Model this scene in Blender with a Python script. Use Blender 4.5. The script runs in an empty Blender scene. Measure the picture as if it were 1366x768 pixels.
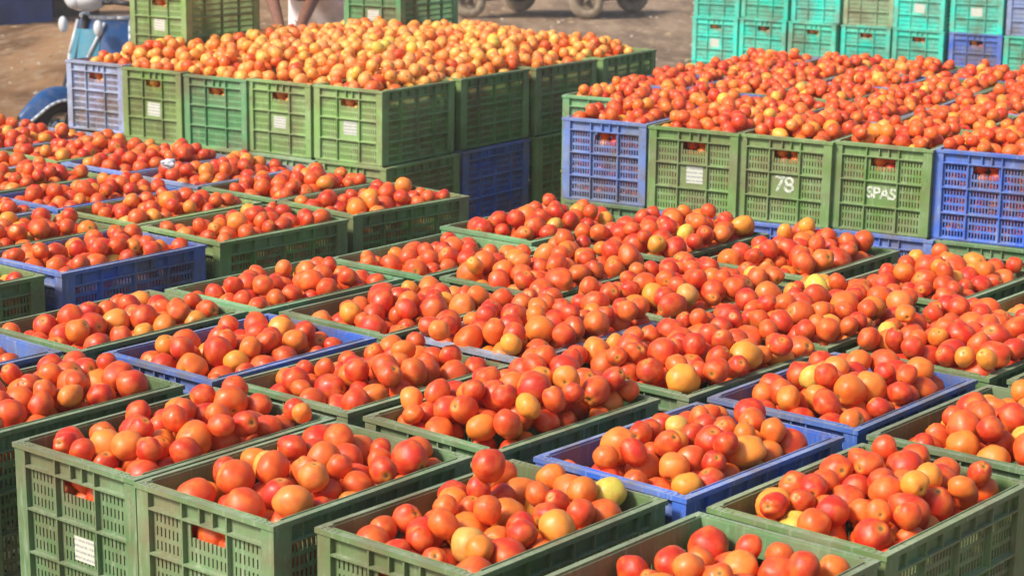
import bpy, bmesh, math, random
import numpy as np
from mathutils import Vector, Matrix, Euler, Quaternion, noise

random.seed(7); rng = np.random.default_rng(7)
scene = bpy.context.scene
COL = scene.collection

# ------------------------------------------------------------------ camera
F_PX, PITCH, ROLL, EYE = 2609.4, 0.222, -0.012, 1.122      # z = 0 is the rim plane of the nearest crates
cr, sr = math.cos(ROLL), math.sin(ROLL)
cp, sp = math.cos(PITCH), math.sin(PITCH)
right0 = Vector((1, 0, 0)); up0 = Vector((0, sp, cp)); fwd = Vector((0, cp, -sp))
right = cr * right0 - sr * up0
up = sr * right0 + cr * up0
cam = bpy.data.cameras.new('camera'); camo = bpy.data.objects.new('camera', cam); COL.objects.link(camo)
m = Matrix((right, up, -fwd)).transposed().to_4x4(); m.translation = (0, 0, EYE)
camo.matrix_world = m
cam.sensor_width = 36; cam.lens = F_PX / 1366 * 36
cam.clip_start = 0.1; cam.clip_end = 800
cam.dof.use_dof = True; cam.dof.focus_distance = 4.3; cam.dof.aperture_fstop = 9.0
scene.camera = camo

# ------------------------------------------------------------------ light
SUN = Vector((-0.72, -0.46, 0.80)).normalized()
world = bpy.data.worlds.new('World'); scene.world = world; world.use_nodes = True
nt = world.node_tree
sky = nt.nodes.new('ShaderNodeTexSky'); sky.sky_type = 'NISHITA'; sky.sun_disc = False
sky.sun_elevation = math.asin(SUN.z); sky.sun_rotation = math.atan2(SUN.x, SUN.y)
sky.dust_density = 3.0; sky.air_density = 1.0
bg = nt.nodes['Background']; bg.inputs[1].default_value = 0.098
nt.links.new(sky.outputs[0], bg.inputs[0])
sl = bpy.data.lights.new('sun', 'SUN'); sl.energy = 3.0; sl.angle = math.radians(12); sl.color = (1, .93, .82)
so = bpy.data.objects.new('sun', sl); COL.objects.link(so)
so.rotation_euler = (-SUN).to_track_quat('-Z', 'Y').to_euler()
scene.view_settings.view_transform = 'Standard'; scene.view_settings.look = 'None'
scene.view_settings.exposure = 0.64; scene.view_settings.gamma = 1

# ------------------------------------------------------------------ helpers
def pix(x, y, d=None, z=None):
    """point seen at photograph pixel x, y at forward distance d (world y) or height z"""
    U = (x - 683) / F_PX; V = -(y - 384) / F_PX
    v = right * U + up * V + fwd
    t = d / v.y if d is not None else (z - EYE) / v.z
    return Vector((0, 0, EYE)) + v * t
def project(P):
    P = np.asarray(P, float); R = np.array([right, up, fwd])
    q = (P - np.array([0, 0, EYE])) @ R.T
    return np.stack([683 + F_PX * q[..., 0] / q[..., 2], 384 - F_PX * q[..., 1] / q[..., 2], q[..., 2]], -1)

def ground_z(x, y):
    def sm(a, b, t):
        t = min(1, max(0, (t - a) / (b - a))); return t * t * (3 - 2 * t)
    return -0.62 - 0.16 * sm(4.6, 6.8, y) - 0.16 * sm(10.3, 12.5, y)

class MB:
    """collects shapes into one mesh"""
    def __init__(s): s.v = []; s.f = []; s.mi = []
    def add(s, vs, fs, mi=0):
        o = len(s.v); s.v += [tuple(v) for v in vs]; s.f += [tuple(i + o for i in f) for f in fs]; s.mi += [mi] * len(fs)
    def box(s, x0, x1, y0, y1, z0, z1, mi=0):
        v = [(x, y, z) for z in (z0, z1) for y in (y0, y1) for x in (x0, x1)]
        s.add(v, [(0, 2, 3, 1), (4, 5, 7, 6), (0, 1, 5, 4), (2, 6, 7, 3), (0, 4, 6, 2), (1, 3, 7, 5)], mi)
    def bar(s, a, b, r, n=8, r2=None, caps=True):
        a = Vector(a); b = Vector(b); r2 = r if r2 is None else r2
        d = (b - a).normalized(); e = d.orthogonal().normalized(); g = d.cross(e)
        vs = []
        for p, q in ((a, r), (b, r2)):
            for i in range(n):
                t = 2 * math.pi * i / n; vs.append(p + (e * math.cos(t) + g * math.sin(t)) * q)
        fs = [(i, (i + 1) % n, n + (i + 1) % n, n + i) for i in range(n)]
        if caps: fs += [tuple(range(n))[::-1], tuple(range(n, 2 * n))]
        s.add(vs, fs)
    def tube(s, pts, r, n=8):
        for i in range(len(pts) - 1): s.bar(pts[i], pts[i + 1], r if not hasattr(r, '__len__') else r[i], n, None if not hasattr(r, '__len__') else r[i + 1])
    def lathe(s, prof, n=24, M=None):
        """prof: list of (radius, z)"""
        vs = []; fs = []
        for (r, z) in prof:
            for i in range(n):
                t = 2 * math.pi * i / n; p = Vector((r * math.cos(t), r * math.sin(t), z))
                vs.append(M @ p if M else p)
        for k in range(len(prof) - 1):
            for i in range(n): fs.append((k * n + i, k * n + (i + 1) % n, (k + 1) * n + (i + 1) % n, (k + 1) * n + i))
        s.add(vs, fs)
    def grid(s, fn, nu, nv, close_u=False):
        vs = [fn(i / nu, j / nv) for j in range(nv + 1) for i in range(nu + (0 if close_u else 1))]
        w = nu if close_u else nu + 1
        s.add(vs, [(j * w + i, j * w + (i + 1) % w, (j + 1) * w + (i + 1) % w, (j + 1) * w + i) for j in range(nv) for i in range(nu)])
    def panel(s, xs, zs, solid, mp, t):
        """sheet with real holes: cells (i, j) of the grid xs x zs that are solid; mp(x, z, k) -> 3D, k = 0 front, t back"""
        idx = {}
        def vid(i, j, k):
            key = (i, j, k)
            if key not in idx:
                idx[key] = len(s.v); s.v.append(tuple(mp(xs[i], zs[j], k * t)))
            return idx[key]
        nx, nz = len(xs) - 1, len(zs) - 1
        def S(i, j): return 0 <= i < nx and 0 <= j < nz and solid[i][j]
        for i in range(nx):
            for j in range(nz):
                if not S(i, j): continue
                for k in (0, 1):
                    f = (vid(i, j, k), vid(i + 1, j, k), vid(i + 1, j + 1, k), vid(i, j + 1, k))
                    s.f.append(f if k == 0 else f[::-1]); s.mi.append(0)
                for (di, dj, a, b) in ((-1, 0, (i, j + 1), (i, j)), (1, 0, (i + 1, j), (i + 1, j + 1)), (0, -1, (i, j), (i + 1, j)), (0, 1, (i + 1, j + 1), (i, j + 1))):
                    if not S(i + di, j + dj):
                        s.f.append((vid(*a, 0), vid(*a, 1), vid(*b, 1), vid(*b, 0))); s.mi.append(0)
    def mesh(s, name, mats, smooth=False, fix=True):
        me = bpy.data.meshes.new(name); me.from_pydata(s.v, [], s.f)
        for mt in (mats if isinstance(mats, (list, tuple)) else [mats]): me.materials.append(mt)
        if any(s.mi): me.polygons.foreach_set('material_index', s.mi)
        if fix:
            b = bmesh.new(); b.from_mesh(me); bmesh.ops.recalc_face_normals(b, faces=b.faces); b.to_mesh(me); b.free()
        if smooth: me.polygons.foreach_set('use_smooth', [True] * len(me.polygons))
        me.update(); return me

def link(name, me, parent=None, loc=None, color=None):
    o = bpy.data.objects.new(name, me); COL.objects.link(o)
    if parent is not None: o.parent = parent
    if loc is not None: o.location = loc
    if color is not None: o.color = (*color, 1)
    return o
def tag(o, label, cat=None, group=None, kind=None):
    if label: o['label'] = label
    if cat: o['category'] = cat
    if group: o['group'] = group
    if kind: o['kind'] = kind
    return o
def thing(name, label, cat, loc=(0, 0, 0), rz=0, group=None):
    o = bpy.data.objects.new(name, None); COL.objects.link(o); o.empty_display_size = .1
    o.location = loc; o.rotation_euler = (0, 0, rz)
    return tag(o, label, cat, group)

# ------------------------------------------------------------------ materials
def new_mat(name):
    mt = bpy.data.materials.new(name); mt.use_nodes = True
    n = mt.node_tree; return mt, n, n.nodes['Principled BSDF']
def N(n, t, **k):
    x = n.nodes.new(t)
    for a, b in k.items(): setattr(x, a, b)
    return x
def mixc(n, fac, a, b, mode='MIX'):
    x = N(n, 'ShaderNodeMix', data_type='RGBA', blend_type=mode)
    for i, v in ((0, fac), (6, a), (7, b)):
        if isinstance(v, (int, float)): x.inputs[i].default_value = v
        elif isinstance(v, tuple): x.inputs[i].default_value = (*v, 1) if len(v) == 3 else v
        else: n.links.new(v, x.inputs[i])
    return x.outputs[2]
def ramp(n, fac, stops):
    x = N(n, 'ShaderNodeValToRGB'); n.links.new(fac, x.inputs[0])
    e = x.color_ramp.elements
    while len(e) < len(stops): e.new(.5)
    for k, (p, c) in enumerate(stops): e[k].position = p; e[k].color = (*c, 1) if len(c) == 3 else c
    return x.outputs[0]
def G(v): return (v, v, v)
def noise_tex(n, vec, scale, detail=3, rough=.55):
    x = N(n, 'ShaderNodeTexNoise'); x.inputs['Scale'].default_value = scale; x.inputs['Detail'].default_value = detail
    x.inputs['Roughness'].default_value = rough
    if vec is not None: n.links.new(vec, x.inputs['Vector'])
    return x.outputs['Fac']
def bump(n, b, h, dist, strength=.5):
    x = N(n, 'ShaderNodeBump'); x.inputs['Distance'].default_value = dist; x.inputs['Strength'].default_value = strength
    n.links.new(h, x.inputs['Height']); n.links.new(x.outputs[0], b.inputs['Normal'])

def plastic_material():
    mt, n, b = new_mat('worn_crate_plastic')
    oi = N(n, 'ShaderNodeObjectInfo'); tc = N(n, 'ShaderNodeTexCoord'); geo = N(n, 'ShaderNodeNewGeometry')
    base = oi.outputs['Color']; pos = geo.outputs['Position']
    f1 = noise_tex(n, pos, 9, 4)
    c = mixc(n, ramp(n, f1, [(.35, G(0)), (.7, G(1))]), base, mixc(n, .35, base, (.30, .33, .22)))
    # scuffs along the edges and pale scratches
    mp = N(n, 'ShaderNodeMapping'); mp.inputs['Scale'].default_value = (60, 60, 9); n.links.new(pos, mp.inputs[0])
    f2 = noise_tex(n, mp.outputs[0], 1.6, 2)
    c = mixc(n, ramp(n, f2, [(.56, G(0)), (.74, G(.6))]), c, mixc(n, .5, c, (.46, .47, .38)))
    # road dust lying on the upward faces and ledges
    sx = N(n, 'ShaderNodeSeparateXYZ'); n.links.new(geo.outputs['Normal'], sx.inputs[0])
    upm = N(n, 'ShaderNodeMapRange'); upm.inputs[1].default_value = .5; upm.inputs[2].default_value = .95; n.links.new(sx.outputs[2], upm.inputs[0])
    f3 = noise_tex(n, pos, 38, 4, .7)
    dm = N(n, 'ShaderNodeMath', operation='MULTIPLY'); n.links.new(upm.outputs[0], dm.inputs[0])
    n.links.new(ramp(n, f3, [(.3, G(.25)), (.7, G(.8))]), dm.inputs[1])
    c = mixc(n, dm.outputs[0], c, mixc(n, .5, c, (.48, .50, .38)))
    f4 = noise_tex(n, pos, 5, 5, .7)
    c = mixc(n, ramp(n, f4, [(.45, G(0)), (.64, G(.7))]), c, (.16, .125, .07))
    f5 = noise_tex(n, pos, 22, 6, .8)
    c = mixc(n, ramp(n, f5, [(.56, G(0)), (.68, G(.6))]), c, (.13, .10, .055))
    hs = N(n, 'ShaderNodeHueSaturation'); mr = N(n, 'ShaderNodeMapRange'); n.links.new(noise_tex(n, pos, 1.7, 2), mr.inputs[0]); mr.inputs[1].default_value = .3; mr.inputs[2].default_value = .7; mr.inputs[3].default_value = .95; mr.inputs[4].default_value = 1.4; n.links.new(mr.outputs[0], hs.inputs['Value']); n.links.new(c, hs.inputs['Color']); c = hs.outputs[0]
    n.links.new(c, b.inputs['Base Color'])
    n.links.new(ramp(n, f1, [(.3, G(.42)), (.7, G(.62))]), b.inputs['Roughness'])
    b.inputs['Specular IOR Level'].default_value = .4
    bump(n, b, noise_tex(n, pos, 160, 3), .0012, .5)
    return mt
def tomato_material(individual):
    mt, n, b = new_mat('tomato_skin' if individual else 'tomato_skin_heap')
    if individual:
        tc = N(n, 'ShaderNodeTexCoord'); lp = tc.outputs['Object']; oi = N(n, 'ShaderNodeObjectInfo')
        tint = oi.outputs['Color']; rnd = oi.outputs['Random']
    else:
        a = N(n, 'ShaderNodeAttribute', attribute_name='lpos'); lp = a.outputs['Vector']
        a2 = N(n, 'ShaderNodeAttribute', attribute_name='tint'); tint = a2.outputs['Color']
        a3 = N(n, 'ShaderNodeAttribute', attribute_name='rnd'); rnd = a3.outputs['Fac']
    w = N(n, 'ShaderNodeMath', operation='MULTIPLY'); n.links.new(rnd, w.inputs[0]); w.inputs[1].default_value = 37
    cx = N(n, 'ShaderNodeCombineXYZ'); [n.links.new(w.outputs[0], cx.inputs[i]) for i in range(3)]
    ad = N(n, 'ShaderNodeVectorMath', operation='ADD'); n.links.new(lp, ad.inputs[0]); n.links.new(cx.outputs[0], ad.inputs[1])
    blot = noise_tex(n, ad.outputs[0], 1.1, 2)
    ripe = mixc(n, ramp(n, blot, [(.42, G(0)), (.62, G(.8))]), tint, mixc(n, .38, tint, (.88, .30, .04)))
    ripe = mixc(n, ramp(n, noise_tex(n, ad.outputs[0], 1.7, 2), [(.5, G(0)), (.72, G(.5))]), ripe, mixc(n, .6, tint, (.58, .03, .015)))
    fleck = noise_tex(n, ad.outputs[0], 14, 3)
    ripe = mixc(n, ramp(n, fleck, [(.60, G(0)), (.78, G(.16))]), ripe, (.80, .42, .20))
    # yellow shoulder and corky scar at the stem end
    sx = N(n, 'ShaderNodeSeparateXYZ'); n.links.new(lp, sx.inputs[0])
    d2 = N(n, 'ShaderNodeVectorMath', operation='MULTIPLY'); n.links.new(lp, d2.inputs[0]); d2.inputs[1].default_value = (1, 1, 0)
    ln = N(n, 'ShaderNodeVectorMath', operation='LENGTH'); n.links.new(d2.outputs[0], ln.inputs[0])
    top = N(n, 'ShaderNodeMath', operation='GREATER_THAN'); n.links.new(sx.outputs[2], top.inputs[0]); top.inputs[1].default_value = .3
    sh = N(n, 'ShaderNodeMath', operation='MULTIPLY'); n.links.new(top.outputs[0], sh.inputs[0])
    n.links.new(ramp(n, ln.outputs['Value'], [(.12, G(.5)), (.48, G(0))]), sh.inputs[1])
    c = mixc(n, sh.outputs[0], ripe, (.78, .42, .06))
    sc = N(n, 'ShaderNodeMath', operation='MULTIPLY'); n.links.new(top.outputs[0], sc.inputs[0])
    n.links.new(ramp(n, ln.outputs['Value'], [(.09, G(.9)), (.17, G(0))]), sc.inputs[1])
    c = mixc(n, sc.outputs[0], c, (.20, .12, .04))
    n.links.new(c, b.inputs['Base Color'])
    n.links.new(ramp(n, noise_tex(n, ad.outputs[0], 3, 3), [(.3, G(.34)), (.7, G(.56))]), b.inputs['Roughness'])
    b.inputs['Specular IOR Level'].default_value = .5
    b.inputs['Subsurface Weight'].default_value = .2
    b.inputs['Subsurface Radius'].default_value = (.012, .004, .0015)
    b.inputs['Subsurface Scale'].default_value = 1.0
    return mt
def simple(name, col, rough=.5, metal=0, var=.15, scale=20, spec=.5):
    mt, n, b = new_mat(name)
    geo = N(n, 'ShaderNodeNewGeometry')
    f = noise_tex(n, geo.outputs['Position'], scale, 4)
    dk = tuple(c * (1 - var * 2) for c in col); lt = tuple(min(1, c * (1 + var)) for c in col)
    n.links.new(ramp(n, f, [(.3, dk), (.7, lt)]), b.inputs['Base Color'])
    b.inputs['Roughness'].default_value = rough; b.inputs['Metallic'].default_value = metal
    b.inputs['Specular IOR Level'].default_value = spec
    bump(n, b, f, .002, .3)
    return mt
PLASTIC = plastic_material()
TOM_I = tomato_material(True); TOM_H = tomato_material(False)
def sticker_material():
    mt, n, b = new_mat('printed_sticker')
    tc = N(n, 'ShaderNodeTexCoord'); w = N(n, 'ShaderNodeTexWave', wave_type='BANDS', bands_direction='Z')
    w.inputs['Scale'].default_value = 22; w.inputs['Distortion'].default_value = 0
    n.links.new(tc.outputs['Object'], w.inputs[0])
    mp = N(n, 'ShaderNodeMapping'); mp.inputs['Scale'].default_value = (420, 1, 60); n.links.new(tc.outputs['Object'], mp.inputs[0])
    f = noise_tex(n, mp.outputs[0], 1, 2)
    mk = N(n, 'ShaderNodeMath', operation='MULTIPLY'); n.links.new(ramp(n, w.outputs['Fac'], [(.55, G(0)), (.7, G(1))]), mk.inputs[0])
    n.links.new(ramp(n, f, [(.42, G(0)), (.5, G(.8))]), mk.inputs[1])
    n.links.new(mixc(n, mk.outputs[0], (.60, .61, .53), (.22, .24, .25)), b.inputs['Base Color']); b.inputs['Roughness'].default_value = .5
    return mt
STICKER = sticker_material()
def worn_paint():
    mt, n, b = new_mat('worn_white_paint'); geo = N(n, 'ShaderNodeNewGeometry')
    f = noise_tex(n, geo.outputs['Position'], 120, 4, .7)
    n.links.new(ramp(n, f, [(.40, (.17, .24, .11)), (.52, (.66, .69, .60))]), b.inputs['Base Color']); b.inputs['Roughness'].default_value = .75
    return mt
PAINT = worn_paint()

# ------------------------------------------------------------------ ground
def ground_material():
    mt, n, b = new_mat('trodden_earth')
    geo = N(n, 'ShaderNodeNewGeometry'); pos = geo.outputs['Position']
    mp = N(n, 'ShaderNodeMapping'); mp.inputs['Scale'].default_value = (1.5, .42, 1); n.links.new(pos, mp.inputs[0])
    f = noise_tex(n, mp.outputs[0], .9, 6, .6); f2 = noise_tex(n, mp.outputs[0], 5, 8, .75); f3 = noise_tex(n, pos, 60, 4, .7)
    sx = N(n, 'ShaderNodeSeparateXYZ'); n.links.new(pos, sx.inputs[0])
    side = N(n, 'ShaderNodeMapRange'); side.inputs[1].default_value = -4; side.inputs[2].default_value = 1; n.links.new(sx.outputs[0], side.inputs[0])
    base = mixc(n, side.outputs[0], (.36, .20, .095), (.31, .215, .145))
    dark = mixc(n, side.outputs[0], (.14, .07, .03), (.15, .10, .065))
    c = mixc(n, ramp(n, f, [(.38, G(0)), (.62, G(1))]), dark, base)
    c = mixc(n, ramp(n, f2, [(.48, G(0)), (.66, G(.75))]), c, (.42, .31, .20))
    c = mixc(n, ramp(n, f3, [(.6, G(0)), (.75, G(.5))]), c, (.12, .08, .05))
    n.links.new(c, b.inputs['Base Color']); b.inputs['Roughness'].default_value = .95; b.inputs['Specular IOR Level'].default_value = .15
    bump(n, b, mixc(n, .3, f2, f3), .03, .7)
    return mt
EARTH = ground_material()
gm = MB()
xs = [-400, -150, -60, -25] + [-12 + .5 * i for i in range(49)] + [25, 60, 150, 400]
ys = [-300, -100, -30, -8] + [-2 + .3 * i for i in range(95)] + [32, 45, 80, 200, 700]
for j, y in enumerate(ys):
    for i, x in enumerate(xs):
        e = .018 * noise.noise(Vector((x * .9, y * .9, 3))) + .008 * noise.noise(Vector((x * 3, y * 3, 8))) if abs(x) < 13 and -3 < y < 27 else 0
        gm.v.append((x, y, ground_z(x, y) + min(0.004, e)))
W = len(xs)
gm.f = [(j * W + i, j * W + i + 1, (j + 1) * W + i + 1, (j + 1) * W + i) for j in range(len(ys) - 1) for i in range(W - 1)]; gm.mi = [0] * len(gm.f)
link('ground', gm.mesh('ground', EARTH, smooth=True))
bpy.data.objects['ground']['kind'] = 'structure'
# small stones and scraps trodden into the earth
sm = MB()
for k in range(900):
    x = rng.uniform(-7, 6); y = rng.uniform(11, 27); s = rng.uniform(.008, .03) * (1 if k % 9 else 1.6)
    z = ground_z(x, y); a = rng.uniform(0, 3); q = rng.uniform(.6, 1.4, 6) * s
    vs = [(x + q[0] * math.cos(a), y + q[0] * math.sin(a), z), (x - q[1] * math.sin(a), y + q[1] * math.cos(a), z), (x - q[2] * math.cos(a), y - q[2] * math.sin(a), z),
          (x + q[3] * math.sin(a), y - q[3] * math.cos(a), z), (x, y, z + q[4] * .7)]
    sm.add(vs, [(0, 1, 4), (1, 2, 4), (2, 3, 4), (3, 0, 4)])
tag(link('pebbles', sm.mesh('pebbles', simple('pale_stone', (.5, .42, .33), .9, var=.3, scale=3))), 'small pale stones and scraps scattered over the earth yard', 'pebbles', kind='stuff')

sw = MB()
for k in range(700):
    x = rng.uniform(-7, 6); y = rng.uniform(11, 26); a = rng.uniform(0, 6.28); L = rng.uniform(.04, .16); z = ground_z(x, y) + .006; w = .004
    d = Vector((math.cos(a), math.sin(a), rng.uniform(-.05, .1))) * L; e = Vector((-math.sin(a), math.cos(a), 0)) * w; p = Vector((x, y, z))
    sw.add([p - e, p + e, p + d + e, p + d - e, p + d / 2 + Vector((0, 0, .008))], [(0, 1, 4), (1, 2, 4), (2, 3, 4), (3, 0, 4)])
tag(link('straw', sw.mesh('straw', simple('dry_straw', (.52, .42, .22), .9, var=.25, scale=3))), 'dry straw scattered over the earth yard behind the crates', 'straw', kind='stuff')

# ------------------------------------------------------------------ crates
A_, B_, H_ = .36, .517, .31
def slotted(x0, x1, z0, z1, rows, open_=False, skip_top=0):
    """grid lines and holes of one cell"""
    pitch = .0108; w = .0038 if not open_ else .0066
    n = int((x1 - x0 - .012) / pitch); off = (x1 - x0 - n * pitch) / 2
    hx = [(x0 + off + k * pitch + (pitch - w) / 2, x0 + off + k * pitch + (pitch + w) / 2) for k in range(n)]
    gap = .0085; hh = (z1 - z0 - .014 - gap * (rows - 1)) / rows
    hz = [(z0 + .007 + k * (hh + gap), z0 + .007 + k * (hh + gap) + hh) for k in range(rows)]
    if skip_top: hz = hz[:-skip_top]
    return hx, hz
def cell_panel(mb, x0, x1, z0, z1, mp, t, rows=3, open_=False, holes=True, big=None, skip_top=0):
    hx, hz = slotted(x0, x1, z0, z1, rows, open_, skip_top) if holes else ([], [])
    xs_ = sorted({x0, x1, *[a for h in hx for a in h], *([big[0], big[1]] if big else [])})
    zs_ = sorted({z0, z1, *[a for h in hz for a in h], *([big[2], big[3]] if big else [])})
    sol = []
    for i in range(len(xs_) - 1):
        xm = (xs_[i] + xs_[i + 1]) / 2; row = []
        for j in range(len(zs_) - 1):
            zm = (zs_[j] + zs_[j + 1]) / 2
            hole = any(a < xm < b_ for a, b_ in hx) and any(a < zm < b_ for a, b_ in hz)
            if big and big[0] < xm < big[1] and big[2] < zm < big[3]: hole = True
            row.append(not hole)
        sol.append(row)
    mb.panel(xs_, zs_, sol, mp, t)
ZL = [-.303, -.215, -.127, -.042]             # ledges
def wall_mesh(length, bounds, open_, handle, recess, name, plain_mid=False):
    """one wall, built facing -y, its outer rim line at y = 0"""
    mb = MB(); hl = length / 2 - recess - .0005; t = .003; y0 = recess
    mp = lambda x, z, k: (x, y0 + k, z)
    xb = [-hl] + bounds + [hl]
    mb_cols = [(xb[i] + (.017 if i == 0 else 0), xb[i + 1] - (.017 if i == len(xb) - 2 else 0)) for i in range(len(xb) - 1)]
    mid = len(mb_cols) // 2
    for ci, (xa, xc) in enumerate(mb_cols):
        for r in range(3):
            big = None; st = 0
            if handle and ci == mid and r == 2:
                big = (xa + .012, xc - .012, ZL[3] - .034, ZL[3] - .005); st = 1
            cell_panel(mb, xa, xc, ZL[r], ZL[r + 1], mp, t, 3, open_, not (plain_mid and ci == mid and r == 1), big, st)
    for xa, xc in ((-hl, -hl + .017), (hl - .017, hl)): mb.box(xa, xc, y0, y0 + t, ZL[0], ZL[3])
    mb.box(-hl, hl, y0, y0 + t, ZL[3], -.0015)                      # solid band under the lip
    for i, z in enumerate(ZL): mb.box(-hl, hl, .0035, y0 + .001, z - .002, z + .002)
    for xk in bounds: mb.box(xk - .0018, xk + .0018, .004, y0 + .001, ZL[0] + .002, -.009)
    if handle:
        for xk in (-.012, .022): mb.box(xk - .0018, xk + .0018, .0045, y0 + .001, ZL[3] + .002, -.009)
        for xk in (-.045, .049): mb.box(xk - .0015, xk + .0015, .012, y0 + .001, ZL[3] - .034, ZL[3] - .002)
    else:
        for i in range(len(xb) - 1):
            xm = (xb[i] + xb[i + 1]) / 2; mb.box(xm - .0015, xm + .0015, .006, y0 + .001, ZL[3] + .002, -.009)
    return mb.mesh(name, PLASTIC)
def rim_mesh():
    mb = MB(); a, b = A_ / 2, B_ / 2; w = .0165
    # end strips with the little draining holes near the corners
    for sgn in (-1, 1):
        hx = []
        for sx in (-1, 1):
            for k in (.014, .026, .038, .050): hx.append(sorted((sx * (a - k - .0025), sx * (a - k + .0025))))
        hz = [(.004, .0075), (.010, .0135)]
        xs_ = sorted({-a, a, *[q for h in hx for q in h]}); zs_ = sorted({0, w, *[q for h in hz for q in h]})
        sol = [[not (any(p < (xs_[i] + xs_[i + 1]) / 2 < q for p, q in hx) and any(p < (zs_[j] + zs_[j + 1]) / 2 < q for p, q in hz)) for j in range(len(zs_) - 1)] for i in range(len(xs_) - 1)]
        mb.panel(xs_, zs_, sol, lambda x, z, k, s=sgn: (x, s * (b - z), -k), .0035)
        mb.box(-a, a, *sorted((sgn * b, sgn * (b - .0028))), -.0095, -.0034)
    for sgn in (-1, 1):
        mb.box(*sorted((sgn * a, sgn * (a - w + .001))), -b + w, b - w, -.0035, .0004)
        mb.box(*sorted((sgn * a, sgn * (a - .0028))), -b + .003, b - .003, -.0095, -.0036)
    # stacking bead on the rim
    for sgn in (-1, 1):
        mb.box(-a + .03, a - .03, *sorted((sgn * (b - .0155), sgn * (b - .0137))), .0001, .0028)
        mb.box(*sorted((sgn * (a - .0150), sgn * (a - .0132))), -b + .03, b - .03, .0005, .0028)
    return mb.mesh('rim', PLASTIC)
def post_mesh(sx, sy):
    mb = MB(); a, b = A_ / 2, B_ / 2
    mb.box(*sorted((sx * (a - .0032), sx * (a - .034))), *sorted((sy * (b - .0032), sy * (b - .0152))), -.303, -.0098)
    mb.box(*sorted((sx * (a - .0032), sx * (a - .0152))), *sorted((sy * (b - .0153), sy * (b - .046))), -.303, -.0098)
    return mb.mesh('corner_post', PLASTIC)
def base_mesh():
    mb = MB(); a, b = A_ / 2 - .006, B_ / 2 - .006
    n = 9; mm = 13
    xs_ = []; zs_ = []
    for i in range(n): c = -a + .02 + (2 * a - .04) * (i + .5) / n; xs_ += [c - .01, c + .01]
    for i in range(mm): c = -b + .02 + (2 * b - .04) * (i + .5) / mm; zs_ += [c - .01, c + .01]
    xs_ = [-a] + xs_ + [a]; zs_ = [-b] + zs_ + [b]
    sol = [[not (i % 2 == 1 and j % 2 == 1) for j in range(len(zs_) - 1)] for i in range(len(xs_) - 1)]
    mb.panel(xs_, zs_, sol, lambda x, z, k: (x, z, -.309 + k), .004)
    return mb.mesh('base', PLASTIC)
REC = .0145
CM = {}
for op in (False, True):
    CM['end', op] = wall_mesh(A_, [-.058, .058], op, True, REC, 'end_wall')
    CM['endp', op] = wall_mesh(A_, [-.058, .058], op, True, REC, 'end_wall', True)
    CM['side', op] = wall_mesh(B_, [-.118, 0.0, .118], True, False, REC, 'side_wall')
CM['rim'] = rim_mesh(); CM['base'] = base_mesh()
POSTS = [post_mesh(sx, sy) for sx in (-1, 1) for sy in (-1, 1)]
st = MB(); st.box(-.036, .036, -.0006, .0, -.030, .030); STM = st.mesh('sticker', STICKER)

PAL = {'green': [(.085, .185, .072), (.095, .195, .065), (.072, .165, .07), (.10, .18, .06)],
       'olive': [(.19, .31, .075), (.17, .30, .085), (.21, .33, .09)],
       'mid':   [(.12, .225, .06), (.13, .24, .065)],
       'jade':  [(.10, .29, .12)],
       'blue':  [(.032, .115, .52), (.040, .13, .50)],
       'navy':  [(.045, .095, .40)],
       'lilac': [(.23, .30, .55), (.26, .31, .52)],
       'sky':   [(.12, .21, .56)],
       'teal':  [(.006, .52, .40), (.012, .47, .34), (.015, .56, .45)],
       'faded': [(.24, .38, .22)]}
CRATES = []
def crate(x, y, z, th, tone, label, group, sticker=False, text=None, open_=False, short=None, tilt=0, fill=None, lining=False):
    t = thing('crate', label, 'crate', (x, y, z), th, group)
    tilt += random.uniform(-.006, .006); t.rotation_euler = (tilt, random.uniform(-.006, .006), th)
    col = random.choice(PAL[tone]); k = random.uniform(.9, 1.1); col = tuple(c * k for c in col)
    pl = 'endp' if (sticker or text) else 'end'
    e = link('end_wall', CM[pl, open_], t, (0, -B_ / 2, 0), col)
    e2 = link('end_wall', CM['end', open_], t, (0, B_ / 2, 0), col); e2.rotation_euler = (0, 0, math.pi)
    s1 = link('side_wall', CM['side', open_], t, (A_ / 2, 0, 0), col); s1.rotation_euler = (0, 0, math.pi / 2)
    s2 = link('side_wall', CM['side', open_], t, (-A_ / 2, 0, 0), col); s2.rotation_euler = (0, 0, -math.pi / 2)
    link('rim', CM['rim'], t, None, col); link('base', CM['base'], t, None, col)
    for pm in POSTS: link('corner_post', pm, t, None, col)
    if sticker:
        s = link('sticker', STM, t, (random.uniform(-.004, .010), -B_ / 2 + REC, -.170 + random.uniform(-.006, .006))); s.rotation_euler = (0, random.uniform(-.06, .06), 0); s.scale = (random.uniform(.85, 1.05), 1, random.uniform(.8, 1.05)); s['label'] = 'small white printed sticker'
    if text:
        cu = bpy.data.curves.new('painted_mark', 'FONT'); cu.body = text; cu.size = .080 if len(text) < 3 else .056
        cu.align_x = 'CENTER'; cu.align_y = 'CENTER'; cu.extrude = .0004; cu.offset = .0012
        cu.space_character = .9
        tmp = bpy.data.objects.new('tmp', cu); me = bpy.data.meshes.new_from_object(tmp); bpy.data.objects.remove(tmp)
        me.name = 'painted_mark'; me.materials.clear(); me.materials.append(PAINT)
        s = link('painted_mark', me, t, (.0, -B_ / 2 + REC - .0006, -.170)); s.rotation_euler = (math.pi / 2, 0, 0); s['label'] = 'hand painted white mark reading ' + text
    CRATES.append(dict(x=x, y=y, z=z, th=th, label=label, short=short, fill=fill, lining=lining, obj=t))
    return t
def dirs(th): return np.array([math.cos(th), math.sin(th)]), np.array([-math.sin(th), math.cos(th)])

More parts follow.
